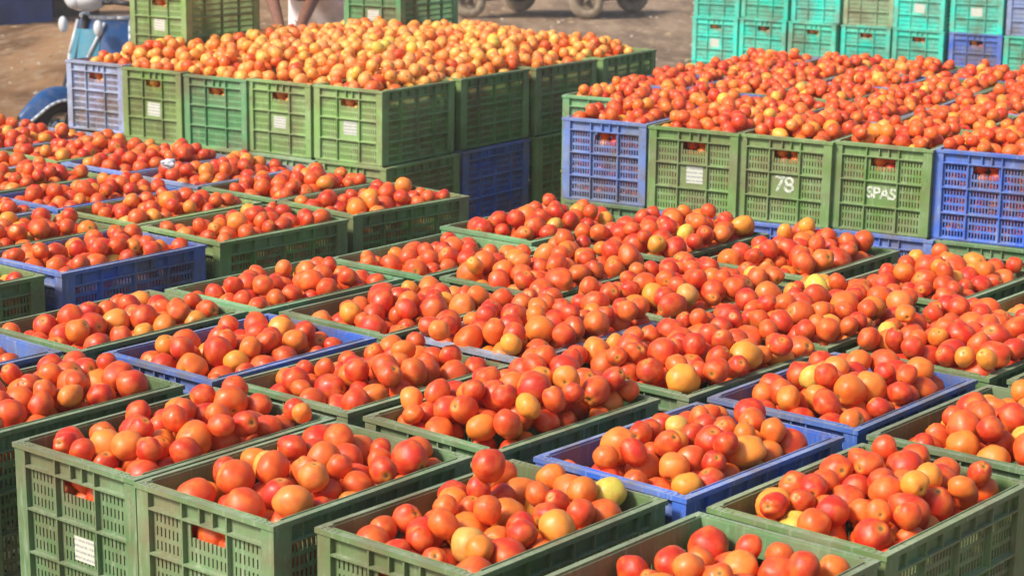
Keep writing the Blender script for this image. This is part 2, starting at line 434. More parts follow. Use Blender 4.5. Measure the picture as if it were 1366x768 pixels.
# --- nearest block: (name, x, y, theta, tone, short description, fill)
FG = 'crates of the nearest block'
front = [
 ('A', -.652, 3.675, -.685, 'green', 'front left green crate whose end shows a white sticker', dict(e=-.045, c=.06), dict(tilt=.006)),
 ('B', -.373, 3.437, -.685, 'green', 'green crate second from the left at the front', dict(e=-.05, c=.05), {}),
 ('C', -.024, 3.207, -.70, 'green', 'green crate at the bottom centre of the photo', dict(e=-.048, c=.05), {}),
 ('F', .300, 2.920, -.70, 'green', 'green crate cut by the bottom edge right of centre', dict(e=-.06, c=.03), {}),
 ('W', -.995, 3.917, -.70, 'green', 'green crate cut by the left edge beside the stickered front crate', dict(e=-.045, c=.06), {}),
 ('I', -.617, 4.342, -.675, 'blue', 'blue crate directly behind the left front green crates', dict(e=-.04, c=.05), {}),
 ('H', -.303, 4.110, -.69, 'green', 'green crate right of the left blue crate', dict(e=-.038, c=.06), {}),
 ('G', .008, 3.860, -.715, 'green', 'green crate behind the bottom centre crate', dict(e=-.035, c=.095), {}),
 ('D', .350, 3.605, -.725, 'blue', 'blue crate right of the bottom centre', dict(e=-.045, c=.06), {}),
 ('E', .650, 3.330, -.715, 'green', 'green crate in the lower right corner', dict(e=-.038, c=.06), {}),
 ('X', -1.317, 4.190, -.70, 'blue', 'blue crate cut by the left edge', dict(e=-.05, c=.0), {}),
 ('J', -.951, 4.582, -.675, 'green', 'green crate left of the left blue crate', dict(e=-.04, c=.045), {}),
 ('K', -.590, 4.989, -.69, 'jade', 'green crate beside the dark blue crate side', dict(e=-.04, c=.045), {}),
 ('M', -.268, 4.752, -.695, 'green', 'green crate behind the left blue crate', dict(e=-.05, c=.05), {}),
 ('O', .060, 4.530, -.70, 'lilac', 'pale blue crate buried under tomatoes in the centre', dict(e=.034, c=.075, spill=1), {}),
 ('P', .412, 4.262, -.73, 'green', 'green crate in the middle behind the right blue crate', dict(e=.034, c=.075, spill=1), {}),
 ('S', .715, 4.035, -.69, 'blue', 'second blue crate right of the centre', dict(e=-.04, c=.07), {}),
 ('T', 1.005, 3.775, -.70, 'green', 'green crate at the right edge behind the corner crate', dict(e=-.05, c=.055), {}),
 ('N', -.213, 5.400, -.68, 'jade', 'green crate at the foot of the left block', dict(e=-.045, c=.03), {}),
 ('B3', .110, 5.175, -.70, 'green', 'green crate in the crowded middle, left part', dict(e=.034, c=.075, spill=1), {}),
 ('C3', .432, 4.935, -.70, 'green', 'green crate in the crowded middle, centre part', dict(e=.034, c=.075, spill=1), {}),
 ('Q', .760, 4.690, -.70, 'green', 'green crate in the crowded middle, right part', dict(e=.034, c=.075, spill=1), {}),
 ('D3', 1.075, 4.445, -.70, 'green', 'green crate behind the second right blue crate', dict(e=.034, c=.075, spill=1), {}),
 ('T3', 1.385, 4.200, -.70, 'green', 'green crate at the right edge halfway down', dict(e=-.04, c=.05), {}),
 ('N2', .084, 5.882, -.70, 'jade', 'green crate at the foot of the stacked blue crate', dict(e=-.045, c=.065), {}),
 ('C4', .465, 5.660, -.69, 'green', 'green crate below the pale blue wall crate', dict(e=.034, c=.075, spill=1), {}),
 ('U', .815, 5.430, -.67, 'green', 'green crate below the crate marked 78', dict(e=-.04, c=.075), {}),
 ('V', 1.140, 5.140, -.68, 'green', 'green crate below the crate marked SPAS', dict(e=-.04, c=.065), {}),
 ('V2', 1.470, 4.880, -.69, 'green', 'green crate at the right edge below the wall of crates', dict(e=-.04, c=.05), {}),
]
for (nm, x, y, th, tone, sh, fill, kw) in front:
    crate(x, y, 0, th, tone, sh + ', full of tomatoes', FG, short=sh, fill=fill, lining=nm in 'ABCFE', **kw)
low = {'A': True, 'B': False, 'C': False, 'F': False, 'E': False, 'W': False, 'T': False}
front_by = {f[0]: f for f in front}
for nm in low:
    f = front_by[nm]
    crate(f[1] + random.uniform(-.003, .003), f[2], -.309, f[3], 'green', 'lower crate under the ' + f[5].replace('crate ', '', 1), FG)
    CRATES[-1]['lining'] = nm in 'ABCE'
# the sticker on the front left crate
A_t = CRATES[0]['obj']
s = link('sticker', STM, A_t, (.010, -B_ / 2 + REC - .0004, -.178)); s['label'] = 'small white printed sticker'; s.scale = (.8, 1, .8)

# --- left middle block
MZ = .004; LM = 'crates of the middle left block'
mcol = {(0, 0): 'navy', (0, 1): 'mid', (0, 2): 'mid', (0, -1): 'mid', (-1, 0): 'green', (-1, 1): 'olive', (-1, 2): 'green', (-2, 0): 'lilac', (-2, 1): 'blue', (-2, 2): 'lilac', (-3, 2): 'sky', (-3, 1): 'mid',
        (-4, 1): 'lilac', (-4, 2): 'olive', (-5, 2): 'lilac', (-6, 2): 'lilac', (-1, -1): 'green', (-3, 0): 'lilac', (-5, 1): 'blue', (-4, 0): 'green', (-2, -1): 'green', (-6, 1): 'lilac'}
rown = {-1: 'near the left edge', 0: 'behind the dark blue crate', 1: 'halfway back', 2: 'in the farthest row'}
tn = {'navy': 'dark blue', 'mid': 'green', 'green': 'green', 'olive': 'yellow green', 'lilac': 'pale blue', 'blue': 'blue', 'sky': 'light blue', 'teal': 'teal', 'jade': 'green', 'faded': 'faded green'}
ordn = ['first', 'second', 'third', 'fourth', 'fifth', 'sixth', 'seventh', 'eighth']
for (c, r), tone in mcol.items():
    x = -1.170 + .363 * r + .2906 * c + random.uniform(-.008, .008); y = 5.379 + .4325 * r - .2448 * c + random.uniform(-.008, .008)
    P = project(np.array([[x, y, MZ]]))[0]
    if P[0] < -130: continue
    if c == 0: sh = {-1: 'green crate at the left edge left of the dark blue crate', 0: 'dark blue crate showing its side', 1: 'green crate right of the dark blue crate', 2: 'green crate at the right end of the middle left block'}[r]
    else: sh = f'{tn[tone]} crate {ordn[-c]} from the front in middle left block, ' + rown[r]
    th = -.69 + random.uniform(-.02, .02) if c else {0: -.675, 1: -.71, 2: -.75, -1: -.69}[r]
    crate(x, y, MZ, th, tone, sh, LM, short=sh, fill=dict(e=-.03 if c == 0 else -.022, c=.04 if c == 0 else .052), lining=c == 0)
    if c == 0:
        crate(x, y, MZ - .309, th, 'mid' if r else 'navy', 'lower crate under the ' + ' '.join(sh.replace('crate ', '', 1).split()[:11]), LM); CRATES[-1]['lining'] = True

# --- back left block, topped with one heap
LZ = .148; LB = 'crates of the back left block'
lth = -.597
ltone = {(-4, 0): 'lilac', (-3, 0): 'olive', (-2, 0): 'jade', (-1, 0): 'olive', (0, 0): 'olive', (0, 1): 'mid', (0, 2): 'mid', (0, 3): 'mid'}
lname = {(-4, 0): 'pale blue crate at the left end of the back left block', (-3, 0): 'yellow green stickered crate beside the pale blue one', (-2, 0): 'plain green crate, third from the left in the back left block',
         (-1, 0): 'yellow green stickered crate, fourth from the left at the back', (0, 0): 'yellow green stickered crate at the corner of the back left block', (0, 1): 'green crate above the blue crate of the back left block',
         (0, 2): 'tall green crate third along the shaded side of the back block', (0, 3): 'green crate at the far end of the shaded side'}
Lp = {}
for r in range(4):
    for c in range(-4, 1):
        x = -.540 + .311 * r + .301 * c; y = 8.196 + .4545 * r - .192 * c
        Lp[c, r] = (x, y)
        if r == 0 or c == 0:
            tone = ltone[c, r]; sh = lname[c, r].replace(', third from the left in the back left block', ' third from the left at the back')
            jit = random.uniform(-.012, .012)
            if (c, r) in ((0, 2), (0, 3)): x += .012
            dzz = {(-2, 0): -.006, (-4, 0): .006}.get((c, r), 0)
            crate(x + jit * .4, y + jit, LZ + dzz, lth + random.uniform(-.02, .02), tone, sh, LB, sticker=(c, r) in ((-3, 0), (-1, 0), (0, 0)), open_=(c, r) == (-4, 0), short=sh)
            CRATES[-1]['lining'] = True
            t2 = {(-4, 0): 'lilac', (-3, 0): 'olive', (-2, 0): 'olive', (-1, 0): 'faded', (0, 0): 'olive', (0, 1): 'blue', (0, 2): 'mid', (0, 3): 'mid'}[c, r]
            crate(x + (.02 if c == 0 and r == 0 else .01), y - .03, LZ - .31, lth, t2, f'{tn[t2]} second layer crate of the back left block, ' + (f'{ordn[c + 4]} along its lit side' if r == 0 else f'{ordn[r]} behind its corner'), LB)
            CRATES[-1]['lining'] = True
            if r >= 1 or c == 0:
                crate(x, y - .01, LZ - .62, lth, 'mid', f'bottom layer green crate of the back left block, {ordn[r]} from the corner', LB)
        elif r == 3 or c == -4:
            crate(x, y, LZ, lth, 'olive', f'green crate buried under the yellow orange heap, row {ordn[r]}, place {ordn[c + 4]}', LB)
# stacked on top at the back
crate(-1.512, 9.31, LZ + .31, lth + .01, 'olive', 'green stickered crate standing on the left end of the yellow orange heap', LB, sticker=True); CRATES[-1]['lining'] = True
crate(-.585, 10.12, LZ + .31, lth + .03, 'jade', 'darker green stickered crate standing at the back of the yellow orange heap', LB, sticker=True); CRATES[-1]['lining'] = True

# --- right block
RZ = .129; RB = 'crates of the right block'
rth = -.53
rfront = {0: ('lilac', 'pale blue openwork crate at the left end of the right block', dict(open_=True), 'sky'),
          1: ('mid', 'green crate with a white sticker in the right block', dict(sticker=True), 'green'),
          2: ('mid', 'green crate painted with the number 78', dict(text='78'), 'green'),
          3: ('mid', 'green crate painted with the letters SPAS', dict(text='SPAS'), 'green'),
          4: ('blue', 'bright blue openwork crate at the right edge', dict(open_=True), 'blue')}
Rp = {}
rxy = {0: (.468, 7.460, -.545), 1: (.775, 7.243, -.52), 2: (1.088, 7.077, -.532), 3: (1.401, 6.919, -.52), 4: (1.722, 6.762, -.53)}
tones = ['mid', 'blue', 'green', 'lilac', 'green', 'mid', 'blue', 'green', 'mid', 'green', 'sky', 'mid', 'green', 'green', 'blue', 'mid', 'green', 'lilac', 'mid', 'green', 'blue', 'green']
k = 0
for r in range(0, 5):
    for c in range(-1, 6):
        if r == 0 and (c == -1 or c == 5): continue
        if r == 0: x, y, th = rxy[c]
        else:
            x = .470 + .27 * r + .311 * c + random.uniform(-.01, .01); y = 7.46 + .4575 * r - .176 * c + random.uniform(-.01, .01); th = rth + random.uniform(-.02, .02)
        if (c, r) == (-1, 1): x, y = .478, 8.13
        P = project(np.array([[x, y, RZ]]))[0]
        if P[0] > 1480: continue
        if r == 0:
            tone, sh, kw, t2 = rfront[c]
            crate(x, y, RZ, th, 'sky' if c == 0 else ('mid' if c < 4 else 'blue'), sh, RB, short=sh, fill=dict(e=.018, c=.065), lining=True, **kw)
            b2 = 'green' if c in (0, 4) else 'blue'
            crate(x + .012, y - .022, RZ - .312, th, b2, f'{b2} lower layer crate under the ' + ['pale blue openwork crate', 'stickered crate of the right block', 'crate painted 78', 'crate painted SPAS', 'bright blue crate at the right edge'][c], RB); CRATES[-1]['lining'] = True
        else:
            tone = tones[k % len(tones)]; k += 1
            if (c, r) == (-1, 1): tone = 'jade'
            sh = f'{tn[tone]} crate in row {ordn[r]} of the right block, place {ordn[c + 1]} from the left'
            if (c, r) == (-1, 1): sh = 'green crate sticking out behind the pale blue openwork crate'
            crate(x, y, RZ, th, tone, sh, RB, short=sh, fill=dict(e=.014, c=.045 if r < 4 else .06, spill=1) if random.random() < .4 else dict(e=.0, c=.05))
            if c == -1:
                crate(x, y, RZ - .31, th, 'mid', f'lower layer green crate at the left flank of the right block, row {ordn[r]}', RB)

# --- wall of teal crates at the back
TZ = -.010; TB = 'crates of the teal wall'
tth = -.70
p0 = pix(922, 20, z=TZ); p1 = pix(1338, 48, z=TZ)
dv = Vector((p1.x - p0.x, p1.y - p0.y, 0)); tth = math.atan2(dv.y, dv.x); step = dv.length / 6
ud, vd = dirs(tth)
upper = ['teal', 'teal', 'teal', 'faded', 'teal', 'teal', 'lilac', 'teal']
lower = ['teal', 'teal', 'teal', 'teal', 'teal', 'blue', 'teal', 'teal']
for c in range(8):
    cx_ = p0.x + ud[0] * step * (c + .5) + vd[0] * B_ / 2; cy_ = p0.y + ud[1] * step * (c + .5) + vd[1] * B_ / 2
    for lv, (z, ar) in enumerate(((TZ + .31, upper), (TZ, lower), (TZ - .31, lower[::-1]))):
        if lv == 2 and c > 1: continue
        j = random.uniform(-.015, .015)
        w = {0: 'upper row', 1: 'second row', 2: 'bottom row'}[lv]
        crate(cx_ + vd[0] * j, cy_ + vd[1] * j, z + (-.012 if c in (0,) and lv < 2 else 0), tth + random.uniform(-.02, .02), ar[c], f'{tn[ar[c]]} crate in the {w} of the teal wall, place {ordn[c]} from the left', TB,
              sticker=(c, lv) in ((0, 1), (4, 0), (5, 0)))
        CRATES[-1]['lining'] = lv == 1 and c < 7
        CRATES[-1]['yellow'] = True
for c in range(2):      # second depth row so that the wall has a flank
    cx_ = p0.x + ud[0] * step * .5 + vd[0] * (B_ * 1.5 + .02); cy_ = p0.y + ud[1] * step * .5 + vd[1] * (B_ * 1.5 + .02)
    crate(cx_, cy_, TZ + .31 * c, tth, 'teal', ['teal crate behind the left end of the teal wall, lower', 'teal crate behind the left end of the teal wall, upper'][c], TB)

# ------------------------------------------------------------------ tomatoes
TINT = {'peach': (.88, .38, .09), 'pale orange': (.86, .29, .06), 'red': (.60, .034, .010), 'orange-red': (.69, .076, .013), 'orange': (.76, .150, .019), 'yellow-orange': (.80, .25, .035), 'yellow-green': (.64, .42, .08), 'yellow': (.87, .41, .07)}
MIX_F = (['red'] * 38 + ['orange-red'] * 38 + ['orange'] * 15 + ['yellow-orange'] * 8 + ['yellow-green'] * 1)
MIX_L = (['orange-red'] * 5 + ['orange'] * 18 + ['pale orange'] * 34 + ['peach'] * 30 + ['yellow'] * 12 + ['yellow-green'] * 1)
MIX_R = (['red'] * 28 + ['orange-red'] * 42 + ['orange'] * 18 + ['yellow-orange'] * 9 + ['yellow'] * 2)
def pack(hx, hy, top, bottom, rmin, rmax, excl=None, K=20, tries=12, maxn=6000):
    """settle balls one by one in the box |x|<hx, |y|<hy under the surface top(x, y)"""
    P = np.zeros((maxn, 4)); n = 0; fails = 0
    while n < maxn and fails < tries:
        r = rng.uniform(rmin, rmax); K_ = K
        cx = rng.uniform(-hx + r, hx - r, K_); cy = rng.uniform(-hy + r, hy - r, K_)
        q = P[:n]
        z = bottom(cx, cy) + r
        if n:
            dx = cx[:, None] - q[None, :, 0]; dy = cy[:, None] - q[None, :, 1]
            rr = (q[None, :, 3] + r) * .95; h = rr * rr - dx * dx - dy * dy
            zz = np.where(h > 0, q[None, :, 2] + np.sqrt(np.maximum(h, 0)), -9).max(1)
            z = np.maximum(z, zz)
        s = z + r - top(cx, cy)
        if excl is not None: s = np.where(excl(cx, cy), 9, s)
        i = int(np.argmin(s))
        if s[i] > 0: fails += 1; continue
        P[n] = (cx[i], cy[i], z[i], r); n += 1; fails = 0
    return P[:n]
POS = []; RAD = []; TN = []; CI = []
def put(local, ci, mix):
    c = CRATES[ci]; u, v = dirs(c['th'])
    for (x, y, z, r) in local:
        POS.append((c['x'] + u[0] * x + v[0] * y, c['y'] + u[1] * x + v[1] * y, c['z'] + z)); RAD.append(r); TN.append(random.choice(mix)); CI.append(ci)
for ci, c in enumerate(CRATES):
    far = c['y'] > 6.5
    if c['fill']:
        e, h = c['fill']['e'], c['fill']['c']; sx_, sy_ = random.uniform(.01, .04), random.uniform(.02, .07)
        spill = c['fill'].get('spill', 0); ins = -.006 if spill else .0185
        hx, hy = A_ / 2 - ins, B_ / 2 - ins; ph = random.uniform(0, 6)
        def top(x, y):
            bx = np.clip(1 - np.abs((x - sx_) / (hx + .075)) ** 3.0, 0, 1); by = np.clip(1 - np.abs((y - sy_) / (hy + .11)) ** 3.0, 0, 1)
            return e + (h - e) * (bx * by) ** .7 + .012 * np.sin(23 * x + ph) * np.cos(17 * y + ph)
        rs = (.0225, .0370) if c['y'] < 6.4 and c['obj']['group'] == FG else (.0225, .033)
        if c['obj']['group'] in (RB,): rs = (.0225, .032)
        def floor(x, y):
            b_ = top(x, y) - (.135 if not far else .09)
            on = (np.abs(x) > A_ / 2 - .036) | (np.abs(y) > B_ / 2 - .036)
            return np.where(on, np.maximum(b_, .002), b_) if spill else b_
        put(pack(hx, hy, top, floor, *rs), ci, MIX_R if c['obj']['group'] == RB else MIX_F)
    if c['lining']:
        mix = MIX_L if c.get('yellow') or c['obj']['group'] == LB else MIX_F
        L = []
        for iz in range(6):
            for ix in range(6):
                if random.random() < .05: continue
                r = random.uniform(.024, .028); L.append((-.125 + .05 * ix + random.uniform(-.006, .006), -B_ / 2 + .024 + r + random.uniform(0, .006), -.275 + .044 * iz + (ix % 2) * .01, r))
        if c['y'] < 9.3:
            for iz in range(6):
                for iy in range(8):
                    r = random.uniform(.025, .029); L.append((A_ / 2 - .020 - r - random.uniform(0, .006), -.17 + .05 * iy + random.uniform(-.006, .006), -.275 + .044 * iz + (iy % 2) * .01, r))
                    if c['y'] < 6.6 and iz > 1: L.append((A_ / 2 - .066 - r, -.145 + .05 * iy, -.265 + .044 * iz, r + .001))
        put(L, ci, mix)
# the one big heap on the back left block
ul, vl = dirs(lth)
c0 = np.array(Lp[-4, 0]) * .5 + np.array(Lp[0, 3]) * .5
hxL, hyL = (4 * .357 + A_) / 2 - .024, (3 * .5507 + B_) / 2 - .034
heap_owner = next(i for i, c in enumerate(CRATES) if 'third along the shaded' in c['label'])
def toploc(x, y):
    dx = hxL - np.abs(x); dy1 = y + hyL; dy2 = hyL - y
    rise = np.minimum(np.minimum(dx, dy1), dy2 + .05)
    return .014 + .125 * (1 - np.exp(-np.clip(rise, 0, 9) / .22)) + .014 * np.sin(9 * x + 1) * np.cos(8 * y)
def excl(x, y):
    X = c0[0] + ul[0] * x + vl[0] * y; Y = c0[1] + ul[1] * x + vl[1] * y
    bad = np.zeros(len(x), bool)
    for (qx, qy) in ((-1.512, 9.31), (-.585, 10.12)):
        a = (X - qx) * ul[0] + (Y - qy) * ul[1]; b = (X - qx) * vl[0] + (Y - qy) * vl[1]
        bad |= (np.abs(a) < A_ / 2 + .02) & (np.abs(b) < B_ / 2 + .02)
    return bad
hp = pack(hxL, hyL, toploc, lambda x, y: toploc(x, y) - .105, 0.0255, .033, excl, K=26, tries=24, maxn=3200)
for (x, y, z, r) in hp:
    POS.append((c0[0] + ul[0] * x + vl[0] * y, c0[1] + ul[1] * x + vl[1] * y, LZ + z)); RAD.append(r); TN.append(random.choice(MIX_L)); CI.append(heap_owner)
EXTRA = 0
# single tomatoes the photograph shows perched high: pixel, height, radius, colour
for (px, py, z, r, t) in ((652, 620, .020, .030, 'red'), (1081, 605, .030, .029, 'red'), (403, 551, .012, .021, 'yellow-orange'), (603, 507, .030, .025, 'yellow-orange'), (598, 535, .022, .021, 'orange'),
                          (590, 492, .042, .024, 'yellow-orange'), (1208, 418, .020, .026, 'orange'), (586, 440, .02, .024, 'yellow-orange'), (715, 420, .05, .024, 'orange'), (884, 408, .045, .024, 'yellow-orange')):
    q = pix(px, py, z=z); PA = np.array(POS); RA = np.array(RAD)
    for _ in range(4):
        h2 = (RA + r) ** 2 * .92 - (PA[:, 0] - q.x) ** 2 - (PA[:, 1] - q.y) ** 2
        zr = max(r + .002, float(np.max(np.where(h2 > 0, PA[:, 2] + np.sqrt(np.maximum(h2, 0)), -9))))
        q = pix(px, py, z=zr)
    if zr < r + .012 and (px, py) != (652, 620): continue
    EXTRA += 1; POS.append(tuple(q)); RAD.append(r); TN.append(t)
    CI.append(int(np.argmin([(c['x'] - q.x) ** 2 + (c['y'] - q.y) ** 2 + 9 * (c['fill'] is None) for c in CRATES])))
POS = np.array(POS); RAD = np.array(RAD); CI = np.array(CI); NT = len(POS)
# drop every tomato that another one swallows
order = np.argsort(POS[:, 1]); keep = np.ones(NT, bool)
for a in range(NT - EXTRA, NT):
    d = np.linalg.norm(POS[:NT - EXTRA] - POS[a], axis=1); keep[:NT - EXTRA] &= d > (RAD[:NT - EXTRA] + RAD[a]) * .80
POS = POS[keep]; RAD = RAD[keep]; CI = CI[keep]; TN = [t for t, k_ in zip(TN, keep) if k_]; NT = len(POS)
# how large each shows: a small depth buffer
pr = project(POS); SC = .5; Wd, Hd = 683, 384
zb = np.full((Hd, Wd), 1e9); idb = np.full((Hd, Wd), -1)
for i in range(NT):
    X, Y, D = pr[i]; X *= SC; Y *= SC; R = RAD[i] * F_PX / D * SC
    if X < -R or Y < -R or X > Wd + R or Y > Hd + R: continue
    x0, x1 = max(0, int(X - R)), min(Wd, int(X + R) + 2); y0, y1 = max(0, int(Y - R)), min(Hd, int(Y + R) + 2)
    if x0 >= x1 or y0 >= y1: continue
    gx, gy = np.meshgrid(np.arange(x0, x1) - X, np.arange(y0, y1) - Y); h = 1 - (gx ** 2 + gy ** 2) / (R * R)
    dd = D - RAD[i] * np.sqrt(np.maximum(h, 0)); m_ = (h > 0) & (dd < zb[y0:y1, x0:x1])
    zb[y0:y1, x0:x1][m_] = dd[m_]; idb[y0:y1, x0:x1][m_] = i
area = np.bincount(idb[idb >= 0], minlength=NT)
# colours the photograph shows at single places
for (px, py, t) in ((609, 737, 'yellow-green'), (903, 564, 'yellow-green'), (338, 625, 'yellow-green'), (690, 672, 'orange'), (1055, 684, 'yellow-green'), (1015, 662, 'yellow-orange'), (1000, 580, 'yellow-orange'),
                    (1168, 524, 'yellow-orange'), (1204, 636, 'yellow-orange'), (1275, 655, 'orange'), (632, 738, 'orange'), (700, 668, 'orange'), (370, 672, 'yellow-orange'), (655, 580, 'orange'), (240, 576, 'orange'),
                    (160, 600, 'yellow-orange'), (290, 550, 'orange'), (820, 560, 'orange'), (1300, 590, 'orange'), (160, 432, 'yellow-orange'), (200, 436, 'yellow-orange'), (105, 445, 'orange'), (600, 412, 'yellow-orange'),
                    (575, 440, 'yellow-orange'), (730, 414, 'orange'), (1085, 650, 'red'), (1130, 640, 'red'), (1118, 700, 'red'), (520, 560, 'red'), (125, 500, 'orange'), (405, 205, 'orange'), (380, 362, 'yellow-orange')):
    i = idb[min(Hd - 1, int(py * SC)), min(Wd - 1, int(px * SC))]
    if i >= 0: TN[i] = t
pick = set(np.argsort(-area)[:300].tolist())
def tomato_shape(seed, nu, nv):
    """unit tomato, stem end at +z, its flesh slightly ribbed and uneven"""
    r_ = random.Random(seed); el = r_.choice([.92, 1.0, 1.08, 1.18, 1.3, 1.45]); lob = r_.choice([.01, .03, .045, .06]); nl = r_.choice([3, 4, 5]); off = Vector((r_.uniform(-9, 9),) * 3); bx = r_.uniform(.94, 1.06)
    V = []; Fc = []
    def pt(th, ph):
        s, c_ = math.sin(ph), math.cos(ph)
        d = Vector((s * math.cos(th), s * math.sin(th), c_))
        rr = 1 + .10 * noise.noise(d * 1.2 + off) + .03 * noise.noise(d * 2.9 + off) + lob * math.cos(nl * th) * s * (1 + c_) * .5
        z = c_ * el * rr
        if c_ > 0: z -= .20 * math.exp(-(s / .26) ** 2) * el
        else: z += .03 * math.exp(-(s / .18) ** 2)
        w = 1 - .07 * c_ * (el - .9) * 2
        return Vector((d.x * rr * bx * w, d.y * rr / bx * w, z)) * (1 / el ** .45)
    V.append(pt(0, 0))
    for j in range(1, nv):
        for i in range(nu): V.append(pt(2 * math.pi * i / nu, math.pi * j / nv))
    V.append(pt(0, math.pi))
    for i in range(nu): Fc.append((0, 1 + i, 1 + (i + 1) % nu))
    for j in range(nv - 2):
        for i in range(nu): a = 1 + j * nu; Fc.append((a + i, a + nu + i, a + nu + (i + 1) % nu, a + (i + 1) % nu))
    a = 1 + (nv - 2) * nu
    for i in range(nu): Fc.append((a + i, len(V) - 1, a + (i + 1) % nu))
    return V, Fc
HI = []; NEAR = []; FAR = []
for k in range(10):
    V, Fc = tomato_shape(k, 26, 18); b_ = MB(); b_.add(V, Fc); HI.append(b_.mesh('tomato', TOM_I, smooth=True))
    NEAR.append(tomato_shape(k, 16, 11)); FAR.append(tomato_shape(k, 10, 7))
quats = [Quaternion((rng.normal(), rng.normal(), rng.normal(), rng.normal())).normalized() for _ in range(NT)]
def tint_of(t, dull=0):
    c = TINT[t]; k = rng.uniform(.88, 1.1); return (min(1, c[0] * k), c[1] * k * rng.uniform(.75, 1.35), c[2] * k)
labs = {}
sz = np.median(RAD[list(pick)])
for i in sorted(pick):
    c = CRATES[CI[i]]; u, v = dirs(c['th'])
    d = POS[i][:2] - np.array([c['x'], c['y']]); lx, ly = d @ u / (A_ / 2), d @ v / (B_ / 2)
    zone = [['left corner', 'left side', 'far corner'], ['near end', 'middle', 'far end'], ['near corner', 'right side', 'right corner']][0 if lx < -.33 else (2 if lx > .33 else 1)][0 if ly < -.33 else (2 if ly > .33 else 1)]
    size = 'large ' if RAD[i] > sz * 1.06 else ('small ' if RAD[i] < sz * .92 else '')
    hi = 'high ' if POS[i][2] - c['z'] > .025 else ''
    sh = (c['short'] or c['label']).split(',')[0]
    labs.setdefault((f'{size}{TN[i]} tomato, {hi}{zone}', sh), []).append(i)
for (l1, sh), ids in labs.items():
    ids.sort(key=lambda i: pr[i][0] if len(ids) != 2 else pr[i][0])
    for k, i in enumerate(ids):
        pre = '' if len(ids) == 1 else ('leftmost ' if k == 0 else ('rightmost ' if k == len(ids) - 1 else ('middle ' if len(ids) == 3 else ('second ' if k == 1 else 'inner '))))
        o = link('tomato', HI[i % 10], None, POS[i], tint_of(TN[i])); o.scale = (RAD[i],) * 3; o.rotation_mode = 'QUATERNION'; o.rotation_quaternion = quats[i]
        room = 16 - len((pre + l1).split()) - 1
        tag(o, f'{pre}{l1}, ' + ' '.join(sh.split()[:room + 1]), 'tomato', 'tomatoes heaped in the nearest crates')
# everything else: one mesh
VV = []; LP = []; TT = []; RR = []; LT = []; LS = []; vo = 0
base = {}
for nm, S in (('n', NEAR), ('f', FAR)):
    for k, (V, Fc) in enumerate(S): base[nm, k] = (np.array([tuple(v) for v in V]), np.concatenate([np.array(f) for f in Fc]), np.array([len(f) for f in Fc]))
for i in range(NT):
    if i in pick: continue
    V, L, S = base['n' if POS[i][1] < 5.6 else 'f', i % 10]
    M3 = np.array(quats[i].to_matrix()) * RAD[i]
    VV.append(V @ M3.T + POS[i]); LP.append(V); n_ = len(V)
    TT.append(np.tile((*tint_of(TN[i]), 1), (n_, 1))); RR.append(np.full(n_, rng.random())); LT.append(L + vo); LS.append(S); vo += n_
VV = np.concatenate(VV); LP = np.concatenate(LP); TT = np.concatenate(TT); RR = np.concatenate(RR); LT = np.concatenate(LT); LS = np.concatenate(LS)
me = bpy.data.meshes.new('tomatoes'); me.vertices.add(len(VV)); me.vertices.foreach_set('co', VV.astype(np.float32).ravel())
me.loops.add(len(LT)); me.loops.foreach_set('vertex_index', LT.astype(np.int32)); me.polygons.add(len(LS))
me.polygons.foreach_set('loop_start', np.concatenate([[0], np.cumsum(LS)[:-1]]).astype(np.int32)); me.polygons.foreach_set('loop_total', LS.astype(np.int32))
me.polygons.foreach_set('use_smooth', np.ones(len(LS), bool))
at = me.attributes.new('lpos', 'FLOAT_VECTOR', 'POINT'); at.data.foreach_set('vector', LP.astype(np.float32).ravel())
at = me.attributes.new('tint', 'FLOAT_COLOR', 'POINT'); at.data.foreach_set('color', TT.astype(np.float32).ravel())
at = me.attributes.new('rnd', 'FLOAT', 'POINT'); at.data.foreach_set('value', RR.astype(np.float32))
me.materials.append(TOM_H); me.update(calc_edges=True); me.validate()
tag(link('tomatoes', me), 'thousands of red and orange tomatoes filling all the crates', 'tomatoes', kind='stuff')
print('tomatoes', NT, 'tris', int((LS - 2).sum()), 'crates', len(CRATES))

# ------------------------------------------------------------------ scooter
RUBBER = simple('tyre_rubber', (.03, .028, .026), .85, var=.2); CHROME = simple('chrome', (.7, .7, .7), .2, 1, .05)
def glossy(name, col, rough=.25):
    mt, n, b = new_mat(name); geo = N(n, 'ShaderNodeNewGeometry'); f = noise_tex(n, geo.outputs['Position'], 12, 3)
    n.links.new(mixc(n, ramp(n, f, [(.5, G(0)), (.8, G(.35))]), col, (.35, .28, .20)), b.inputs['Base Color']); b.inputs['Roughness'].default_value = rough
    b.inputs['Coat Weight'].default_value = .5; return mt
BLUEP = glossy('scooter_blue_paint', (.012, .07, .22)); CYANP = glossy('scooter_light_blue_paint', (.035, .22, .32)); WHITEP = glossy('white_scooter_trim', (.60, .63, .67)); BLACKP = simple('black_plastic', (.025, .025, .03), .5, var=.1)
SEATM = simple('dark_blue_seat', (.035, .06, .12), .55, var=.25, scale=30)
sp_ = pix(78, 160, d=12.9); gz = ground_z(0, 12.9)
head = math.radians(180 + 47)                   # rides towards the lower left
sc_t = thing('scooter', 'blue scooter with white trim parked behind the pale blue crate', 'scooter', (sp_.x, sp_.y, gz), head)
def ell(mb, c, s, n=20, m_=12, cut=None, M=None):
    def fn(a, b):
        t, p = a * 2 * math.pi, b * math.pi
        v = Vector((s[0] * math.sin(p) * math.cos(t), s[1] * math.sin(p) * math.sin(t), s[2] * math.cos(p)))
        if M: v = M @ v
        v = v + Vector(c)
        if cut is not None and v.z < cut: v.z = cut
        return v
    mb.grid(fn, n, m_, True)
